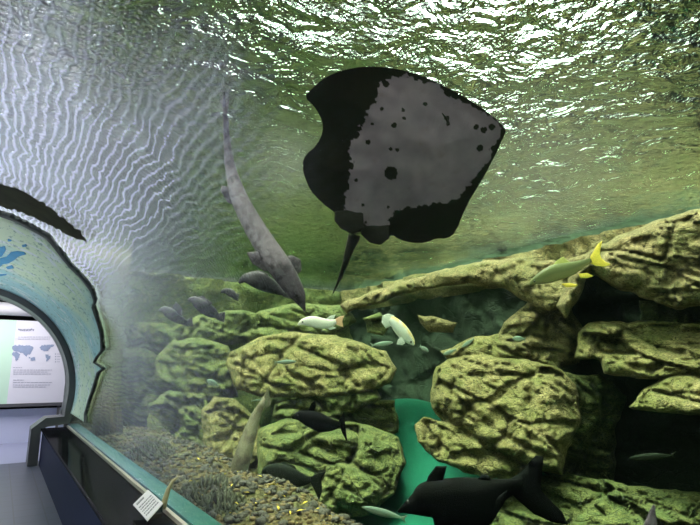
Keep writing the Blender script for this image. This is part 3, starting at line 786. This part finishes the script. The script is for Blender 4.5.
weed(222, 503, .16, .12, 2, 'smaller dark weed clump on the gravel bank nearer the bottom of the picture')
weed(152, 452, .25, .2, 3, 'dark weed clump on the gravel bank in the bluish haze, nearer the arch')
# fallen yellow leaves
M_leaf = simple('leaf_yellow', (.85, .62, .06), .6, .25, 8)
random.seed(11)
leafspots = [(272,489),(260,480),(278,513),(238,475),(290,518),(247,497),(300,516),(232,490),(225,478),(283,500),(318,513),(210,470),(256,508),(243,484),(266,499),(198,462),(220,462),(305,507),(272,478),(236,508),(330,521),(190,485),(202,500),(230,518)]
def on_shelf(px, py):
    d = ray(px, py); tt = 2.0
    while tt < 14:
        q = CAM+d*tt
        if 1.29 < q.x < 3.4 and q.z < shelf_z(q.x, q.y): return q
        tt += .02
    return None
first = None
places = ['near the foot of the dark fish with a broad tail', 'below the pale upright fish', 'at the bottom edge of the picture', 'on the crest of the bank', 'close to the window']
for i, (px, py) in enumerate(leafspots):
    q = on_shelf(px, py)
    if q is None: continue
    if first is None:
        vs = [(-1,0,0),(-.5,.32,.10),(0,.42,.14),(.55,.28,.08),(1,0,.0),(.55,-.28,.08),(0,-.42,.14),(-.5,-.32,.10),(0,0,0)]
        vs2 = [(a, b, c-.04) for a, b, c in vs]
        fs = [(8,i_,(i_+1) % 8) for i_ in range(8)]; fs += [tuple(9+k_ for k_ in f[::-1]) for f in fs]; fs += [(i_, (i_+1) % 8, 9+(i_+1) % 8, 9+i_) for i_ in range(8)]
        o = mesh_obj('fallen_leaf', vs, fs, None) if False else mesh_obj('fallen_leaf', vs+vs2, fs, M_leaf)
        st = MB(); st.tube([(-1, 0, 0), (-1.3, 0, .02), (-1.55, .08, .03)], .03, 5); so = st.build('stem', M_leaf, o)
        first = o; root = o
    else:
        root = first.copy(); C.objects.link(root)
        for ch in first.children: c2 = ch.copy(); C.objects.link(c2); c2.parent = root
    s = random.uniform(.018, .036) * (1.5 if i in (0, 2) else 1)
    root.scale = (s, s*random.uniform(.7, 1.2), s); root.location = q+Vector((0, 0, .035)); root.rotation_euler = (random.uniform(-.4, .4), random.uniform(-.4, .4), random.random()*6.28)
    tag(root, 'small yellow fallen leaf lying on the brown gravel bank', 'leaf', 'yellow fallen leaves on the gravel bank')
big = first
# bent stalk by the sign
M_stalk = simple('stalk_pale', (.38, .34, .20), .7, .3, 20)
def st_t(px, py, z=None): return P(px, py, 3.62)
m = MB(); m.tube([st_t(163, 508), st_t(165, 500), st_t(168, 490), st_t(173, 481), st_t(178, 477)], [.022, .02, .016, .011, .008], 8)
o = m.build('bent_stalk', M_stalk, smooth=True); tag(o, 'bent pale stalk with a forked tip rising behind the small white sign', 'water plant')
m = MB(); m.tube([st_t(178, 477), st_t(181, 477.5), st_t(183, 475)], [.007, .006, .003], 6); m.tube([st_t(177, 478), st_t(180, 481), st_t(180, 482)], [.006, .005, .003], 6); m.tube([st_t(176, 478), st_t(177, 474.5)], [.006, .003], 6)
p_ = m.build('forked_tip', M_sill, o, smooth=True)

# small white sign on the ledge
M_card = simple('card_white', (.6, .58, .63), .3, .03); M_blk = simple('card_ink', (.10, .10, .13), .6, 0)
def on_z(px, py, z):
    d = ray(px, py); return CAM+d*((z-CAM.z)/d.z)
z0 = .62
c1 = on_z(133, 504.5, z0+.035); c2 = on_z(148, 489.5, z0+.09); c3 = on_z(162.3, 503.5, z0+.09); c4 = on_z(147, 520.5, z0+.035)
U = (c2-c1); V = (c4-c1); Nn = U.cross(V).normalized()
if Nn.z < 0: Nn = -Nn
c3 = c2+V
m = MB(); m.poly([c1, c2, c3, c4], -Nn*.008); card = m.build('sign_card', M_card)
tag(card, 'small white sign card with printed text tilted on the black ledge top', 'sign')
m = MB()
def strip(u0, u1, v0, v1):
    a = c1+U*u0+V*v0; b = c1+U*u1+V*v0; c = c1+U*u1+V*v1; d = c1+U*u0+V*v1
    m.poly([a, b, c, d], Nn*.0012)
u = .12
for wch in (.07, .05, .09, .06, .08, .05, .07):
    strip(u, u+wch*.8, .10, .19); u += wch
for k in range(5):
    v = .32+.12*k; u = .10
    while u < .88:
        w = random.uniform(.03, .14); strip(u, min(u+w, .9), v, v+.05); u += w+.03
m.build('printed_text', M_blk, card)
m = MB(); m.poly([c4-Nn*.009, c3-Nn*.009, Vector((c3.x, c3.y, .602)), Vector((c4.x, c4.y, .602))], Vector((0, .012, 0))); m.build('stand', M_black, card)

# ================================================================== STINGRAY
ray_out = [(304,97),(312,88),(325,77),(345,69),(368,66),(395,68),(420,75),(445,86),(470,100),(490,114),(507,129),(503,138),(494,158),(482,180),(466,206),(456,232),(447,239),(437,238),(425,243),(412,243),(398,239),(392,234),(385,242),(376,243),(366,236),(362,232),(350,231),(340,225),(337,214),(322,203),(310,190),(305,178),(302,165),(305,155),(317,145),(323,132),(322,120),(315,107)]
belly = [(386,80),(400,74),(415,78),(440,88),(452,97),(470,103),(488,116),(497,124),(502,130),(496,145),(484,166),(470,184),(462,195),(446,203),(420,206),(400,208),(390,216),(386,230),(376,228),(362,222),(348,212),(344,204),(350,190),(348,176),(354,160),(350,148),(352,138),(360,128),(368,112),(376,98),(380,86)]
spots = [(391,173,6.5),(386,84,3),(382,109,2),(403,110,1.8),(394,125,2.6),(404,118,1.6),(368,142,2.3),(390,149,1.6),(397,150,1.6),(356,135,3.5),(356,180,1.5),(363,205,1.5),(447,118,2.2),(448,124,1.8),(425,104,1.8),(388,207,1.5),(476,127,2.5),(484,130,3),(492,127,3),(480,148,3.2),(475,104,4),(372,124,1.4)]
def ray_t(x, y): return 4.15+.55*(y-155)/88+.10*(x-400)/100
poly = np.array(smooth_poly(ray_out, 1)); poly = resample(poly, 2.5)
X, Y, D, quads = grid_in(poly, 1.35)
bs, _, _, _ = sdf(smooth_poly(belly, 1), X, Y)
n0 = len(X); vs = []; tone = []
def wing(x, y): return .05*math.sin((x-300)/200*5+(y-150)/60)*min(1, abs(x-400)/100) 
for x, y, d, b in zip(X, Y, D, bs):
    s = min(1, d/70); prof = s*s*(3-2*s)
    vs.append(P(x, y, ray_t(x, y)+wing(x, y)-.006-.07*prof-.006*noise.noise(Vector((x*.08, y*.08, 0)))))
    nz = noise.noise(Vector((x*.22, y*.22, 0)))*4+noise.noise(Vector((x*.07, y*.07, 4)))*4+noise.noise(Vector((x*.6, y*.6, 7)))*1.5
    v = min(1, max(0, (b+nz)*.7+.5))
    for (sx_, sy2, sr) in spots:
        dd = math.hypot(x-sx_, y-sy2)+noise.noise(Vector((x*.4, y*.4, 1)))*1.2
        v = min(v, min(1, max(0, (dd-sr)*.8+.3)))
    tone.append(v)
for x, y, d in zip(X, Y, D):
    s = min(1, d/60); prof = s*s*(3-2*s)
    vs.append(P(x, y, ray_t(x, y)+wing(x, y)+.006+.17*prof)); tone.append(0)
fs = list(quads)+[tuple(i+n0 for i in q[::-1]) for q in quads]
for a, b in boundary_edges(quads): fs.append((a, b, b+n0, a+n0))
t = NT('stingray_skin'); at = t.n('ShaderNodeAttribute'); at.attribute_name = 'tone'; p = t.pos()
n1 = t.noise(p, 3.2, 4); n2 = t.noise(p, 9, 4)
cb = t.mix(t.ramp(n1, [(.35, 0), (.65, 1)]), (.135, .10, .145), (.20, .145, .205)); cb = t.mix(t.ramp(n2, [(.58, 0), (.75, .5)]), cb, (.13, .085, .10))
M_ray = t.pbr(t.mix(t.ramp(at.outputs['Fac'], [(.3, 0), (.7, 1)]), (.009, .007, .006), cb), .6, 0, .15)
M_rayd = simple('stingray_dark', (.008, .007, .007), .6, .3, 10, spec=.12)
sr = mesh_obj('stingray', vs, fs, M_ray, None, True, tone)
tag(sr, 'large stingray with pale spotted belly and black rim swimming overhead', 'stingray')
def rt(x, y, o=0): return ray_t(x, y)+o
tl = [(352,224,rt(352,224,.03),5,6),(354,234,rt(354,234,.03),6,7),(350,248,rt(350,248,.02),4.5,4.5),(345,264,rt(345,264),3,3),(340,278,rt(340,278),1.8,1.8),(333,293.5,rt(333,293),.5,.5)]
loft('tail', tl, M_rayd, .8, 24, 12, sr)
fin('pelvic_fin', [(336,212),(350,208),(362,214),(363,228),(352,233),(341,228),(335,220)], rt(348,220,-.04), M_rayd, sr, .02)
fin('pelvic_fin', [(362,222),(378,220),(388,226),(388,238),(380,244),(370,242),(362,234)], rt(375,232,-.04), M_rayd, sr, .02)
# mouth and gill creases on the belly
m = MB()
def on_belly(x, y):
    return P(x, y, rt(x, y)+wing(x, y)-.085)
m.tube([on_belly(442,113), on_belly(446,118), on_belly(448,124)], [.004, .010, .004], 6); m.build('mouth', M_rayd, sr, True)

# ================================================================== FISH
M_shark = fish_mat('grey_long_fish', (.05, .04, .054), (.09, .077, .10), (.025, .02, .028), .65, 16, .2, .8, spec=.1)
M_dkfish = fish_mat('dark_grey_fish', (.04, .036, .046), (.07, .065, .08), (.025, .024, .03), .65, 12, spec=.1)
M_blackf = fish_mat('black_fish', (.0008, .0009, .0009), (.002, .0025, .0025), None, .8, spec=.01)
M_greenf = fish_mat('dark_green_fish', (.002, .003, .002), (.010, .012, .007), None, .7, spec=.03)
M_white = fish_mat('white_fish', (.92, .86, .80), (.95, .88, .85), (.98, .92, .88), .4, 30)
M_gold = fish_mat('white_gold_fish', (.95, .68, .25), (.95, .95, .92), (.98, .95, .85), .4, 14, .6, .9)
M_pink = simple('fin_pink', (.75, .42, .28), .5, .3, 30); M_whitef = simple('fin_white', (.8, .8, .76), .5, .1)
M_bar = fish_mat('olive_fish', (.07, .08, .03), (.26, .23, .10), None, .35, 14, .05, .5)
M_yel = simple('fin_yellow', (.85, .62, .08), .5, .2, 20); M_yg = simple('fin_olive', (.42, .42, .12), .5, .2, 20)
M_silv = fish_mat('silver_fish', (.14, .19, .16), (.28, .32, .27), None, .35)
M_stur = fish_mat('brown_long_fish', (.13, .12, .075), (.22, .20, .13), (.09, .075, .05), .6, 9, .1, .9)
# long grey shark-like fish
s = loft('long_grey_fish', [(305,311,4.6,.8,.8),(302,304,4.6,3.8,3.8),(298,295,4.6,7.5,7.5),(290,282,4.6,10.5,10.5),(278,264,4.6,12,12),(262,240,4.7,11,11),(247,214,4.8,9.5,9.5),(237,192,4.9,8,8),(230,165,5.0,5,5),(227,140,5.0,3.4,3.4),(225,112,4.8,2.2,2.2),(224,90,4.6,1,1)], M_shark, .8, 50, 20)
tag(s, 'long grey shark-like fish diving head down left of the stingray', 'fish')
fin('pectoral_fin', [(278,272),(264,270),(253,263),(248,253),(257,252),(270,254),(282,262)], 4.62, M_shark, s, .015)
fin('pectoral_fin', [(280,258),(292,256),(300,260),(301,270),(295,276),(284,274)], 4.7, M_shark, s, .015)
fin('pelvic_fin', [(240,206),(228,202),(222,192),(222,186),(232,188),(242,194)], 4.92, M_shark, s, .012)
fin('tail_fin', [(224,112),(220,100),(222,84),(226,84),(229,100),(227,114)], 4.75, M_shark, s, .008)
# mouth line of plates: stripes are in the skin; eyes
eye(297, 296, 4.5, .012, s)
def dark_fish(name, sp, mat, fins, label, ratio=.45, eyep=None, grp=None):
    o = loft(name, sp, mat, ratio, 28, 14); tag(o, label, 'fish', grp)
    for nm, pts, t_ in fins: fin(nm, pts, t_, mat if not isinstance(t_, tuple) else t_[1], o, .008)
    if eyep: eye(*eyep, o)
    return o
dark_fish('fish', [(239,283,5.2,1,1),(245,279,5.2,5,4),(256,280,5.2,9,8),(268,285,5.25,8,7.5),(278,290,5.3,5,5),(285,293,5.3,3,3)], M_dkfish, [('tail_fin', [(283,291),(292,286),(294,292),(291,299),(283,296)], 5.3), ('dorsal_fin', [(250,274),(258,270),(268,274),(266,280),(252,278)], 5.22)], 'oval dark grey fish directly below the long grey fish')
dark_fish('fish', [(188,300,5.6,1,1),(194,300,5.6,4,4.5),(203,306,5.6,6.5,7),(212,312,5.65,5,6),(218,316,5.7,2.5,2.5)], M_dkfish, [('tail_fin', [(216,314),(225,312),(224,322),(216,319)], 5.7), ('dorsal_fin', [(196,298),(203,296),(212,303),(208,307)], 5.6)], 'dark fish in the haze between two other dark fish, pointing left')
dark_fish('fish', [(159,311,6.2,1,1),(164,310,6.2,4,4),(172,314,6.2,5.5,6),(181,320,6.25,4,4.5),(187,323,6.3,2,2)], M_dkfish, [('tail_fin', [(185,321),(192,317),(193,326),(186,326)], 6.3), ('dorsal_fin', [(172,309),(176,302),(182,308),(182,316)], 6.2)], 'leftmost dark fish in the haze, closest to the painted reflection')
dark_fish('fish', [(221,292,5.8,1,1),(226,291,5.8,3,3),(231,293,5.8,4,4),(236,297,5.8,2.5,2.5)], M_dkfish, [('tail_fin', [(235,295),(239,294),(238,301),(234,299)], 5.8)], 'tiny dark fish right above the streak of haze, left of the oval fish')
# white fish
o = loft('white_fish', [(298,325,7.2,.8,.8),(303,322,7.2,3.2,3.5),(312,321,7.2,5,6),(322,323,7.2,5,6),(330,323,7.2,3.6,4.4),(336,321,7.2,2,2.2)], M_white, .5); tag(o, 'white fish with a pink tail swimming left above the layered rock', 'fish')
fin('tail_fin', [(334,320),(339,317),(344,316),(342,321),(343,327),(338,325),(334,323)], 7.2, M_pink, o, .006, label='pinkish tail fin')
fin('dorsal_fin', [(326,319),(330,316),(335,315),(334,318),(330,321)], 7.2, M_whitef, o, .005); fin('anal_fin', [(326,327),(332,326),(336,328),(330,330)], 7.2, M_whitef, o, .005)
eye(302.5, 322, 7.12, .012, o)
# white and gold fish
o = loft('white_fish', [(414,345,7.0,1,1),(411,341,7.0,4,4),(405,334,7.0,6,6.5),(399,327,7.0,6,6.5),(393,321,7.0,4.5,4.5),(390,319,7.0,3,3)], M_gold, .6); tag(o, 'bright white and gold fish heading down right in front of the dark cave', 'fish')
fin('tail_fin', [(392,325),(386,328),(382,322),(383,316),(388,314),(394,316)], 7.0, M_whitef, o, .01); fin('pectoral_fin', [(401,337),(405,343),(402,345),(397,344),(398,340)], 6.92, M_whitef, o, .006); eye(411, 342, 6.9, .012, o)
# yellow finned fish
o = loft('olive_fish', [(530,285,5.8,1,1),(534,281,5.8,3,4),(544,276,5.8,6,8),(556,271,5.8,7,10),(570,268,5.8,6,8),(582,264,5.8,4,4.5),(591,260,5.8,2.2,2.5)], M_bar, .45); tag(o, 'olive fish with yellow fins and forked tail near the upper right rocks', 'fish')
fin('tail_fin', [(589,262),(592,255),(598,245),(602,242),(600,252),(600,257),(606,262),(612,264),(604,266),(596,265)], 6.2, M_yel, o, .006, label='yellow forked tail fin')
fin('dorsal_fin', [(551,268),(557,261),(563,257),(566,260),(574,265),(562,268)], 5.8, M_yg, o, .006); fin('pelvic_fin', [(562,284),(570,283),(578,285),(574,287),(566,287)], 5.75, M_yel, o, .006, label='yellow fin'); fin('anal_fin', [(579,274),(587,273),(593,276),(587,278),(581,278)], 5.8, M_yel, o, .006, label='yellow fin'); eye(534.5, 281.5, 5.7, .012, o)
# dark fish with raised fin
dark_fish('dark_fish', [(292,418,6.0,1,1),(299,416,6.0,5,5),(310,418,6.0,8,9),(322,422,6.0,8,10),(332,424,6.0,5,7),(341,424,6.0,2.5,2.5)], M_blackf, [('tail_fin', [(339,422),(344,412),(345,424),(347,441),(342,432)], 6.0), ('dorsal_fin', [(308,412),(311,404),(315,401),(316,406),(313,412)], 6.0), ('pelvic_fin', [(313,424),(318,432),(324,432),(328,424)], 6.0)], 'black fish with a raised back fin, above the other dark fish', eyep=(298, 415, 5.92, .012))
dark_fish('dark_fish', [(262,474,5.6,2,2),(268,472,5.6,7,7),(280,474,5.6,11,11),(292,478,5.6,10,11),(304,480,5.6,6,6),(311,479,5.6,3,3)], M_greenf, [('tail_fin', [(309,478),(318,474),(326,472),(321,479),(322,490),(319,499),(313,486)], 5.6), ('dorsal_fin', [(276,465),(284,462),(294,466),(296,470),(278,470)], 5.6), ('pelvic_fin', [(274,482),(280,490),(286,486),(284,480)], 5.55)], 'dark green fish with a broad tail low over the gravel bank', eyep=(267, 471, 5.5, .012))
# tall pale fish
o = loft('long_brown_fish', [(236,484,5.6,4,4),(238,474,5.6,8,8),(243,456,5.6,8.5,8.5),(249,436,5.65,7,7),(256,416,5.7,5,5),(262,404,5.7,3,3),(266,394,5.75,1,1)], M_stur, .7, 36, 16); tag(o, 'long pale brown fish hanging upright with its tail up beside the green rocks', 'fish')
fin('tail_fin', [(263,406),(264,398),(267,389),(269,396),(271,404),(267,408)], 5.72, M_stur, o, .006); fin('dorsal_fin', [(254,424),(254,414),(259,410),(260,416)], 5.7, M_stur, o, .006); fin('pectoral_fin', [(231,470),(226,476),(228,482),(234,480)], 5.6, M_stur, o, .008)
# big black fish
o = loft('black_fish', [(398,512,3.3,1,1),(406,506,3.3,3.5,10),(415,500,3.3,6,20),(425,494,3.3,11,32),(440,492,3.3,12,38),(462,491,3.35,13,46),(480,490,3.38,11,38),(496,487,3.4,8,20),(510,485,3.4,6,11),(522,485,3.45,6,8)], M_blackf, .42, 40, 20); tag(o, 'big black fish with a forked tail at the bottom in front of the boulders', 'fish')
fin('tail_fin', [(512,480),(522,474),(530,464),(536,458),(543,459),(542,470),(541,480),(538,487),(546,496),(560,510),(566,522),(552,520),(534,512),(520,500),(512,492)], 3.45, M_blackf, o, .012)
fin('dorsal_fin', [(424,490),(429,476),(436,467),(446,467),(443,478),(440,486)], 3.3, M_blackf, o, .01); fin('dorsal_fin', [(478,479),(482,475),(489,476),(490,480)], 3.38, M_blackf, o, .008); fin('pelvic_fin', [(486,510),(500,496),(506,492),(504,502),(492,522),(480,530)], 3.36, M_blackf, o, .01); eye(408, 502, 3.22, .012, o)
# partly shown fish bottom right
o = loft('black_fish', [(640,560,3.2,6,6),(645,545,3.2,10,10),(650,530,3.2,8,8),(652,515,3.2,4,4),(654,505,3.2,1,1)], M_shark, .4); tag(o, 'dark fish back just poking in at the bottom right corner', 'fish')
# small fish
def small(px, py, dx, dy, h, t_, label, mat=None, grp=None):
    mat = mat or M_silv; L = math.hypot(dx, dy); ux, uy = dx/L, dy/L
    sp = [(px-dx*.5, py-dy*.5, t_, .5, .5), (px-dx*.3, py-dy*.3, t_, h*.8, h*.8), (px, py, t_, h, h), (px+dx*.25, py+dy*.25, t_, h*.6, h*.6), (px+dx*.38, py+dy*.38, t_, h*.3, h*.3)]
    o = loft('small_fish', sp, mat, .5, 16, 10); tag(o, label, 'fish', grp)
    ex, ey = px+dx*.36, py+dy*.36; nx_, ny_ = -uy, ux
    fin('tail_fin', [(ex, ey), (ex+ux*L*.16+nx_*h, ey+uy*L*.16+ny_*h), (ex+ux*L*.1, ey+uy*L*.1), (ex+ux*L*.16-nx_*h, ey+uy*L*.16-ny_*h)], t_, mat, o, .004)
small(382, 344, -22, 3, 2.6, 8.2, 'faint grey fish left of the white and gold fish')
small(424, 349, -9, -6, 2.4, 8.2, 'tiny pale fish just right of the white and gold fish')
small(468, 343, 12, -9, 2.2, 8.0, 'tiny grey fish above the big boulder, nearer the small pale fish')
small(450, 352, 13, -5, 2.2, 7.6, 'tiny grey fish at the left top corner of the big boulder')
small(519, 339, 13, 1, 3, 8.2, 'small pale fish in front of the brown rock column')
small(285, 362, -22, 1, 2.2, 7.6, 'slim teal fish over the layered yellow green rock')
small(213, 383, 12, 6, 3, 8.2, 'small bluish fish in front of the hazy square rock')
small(384, 513, 44, 12, 4, 5.2, 'slim teal striped fish at the bottom left of the black fish')
small(652, 457, 46, -3, 4, 5.6, 'faint slender grey fish in the dark recess at the lower right', M_greenf)
small(258, 400, -14, 2, 1, 7.6, 'tiny slim fish beside the raised tail of the upright brown fish')
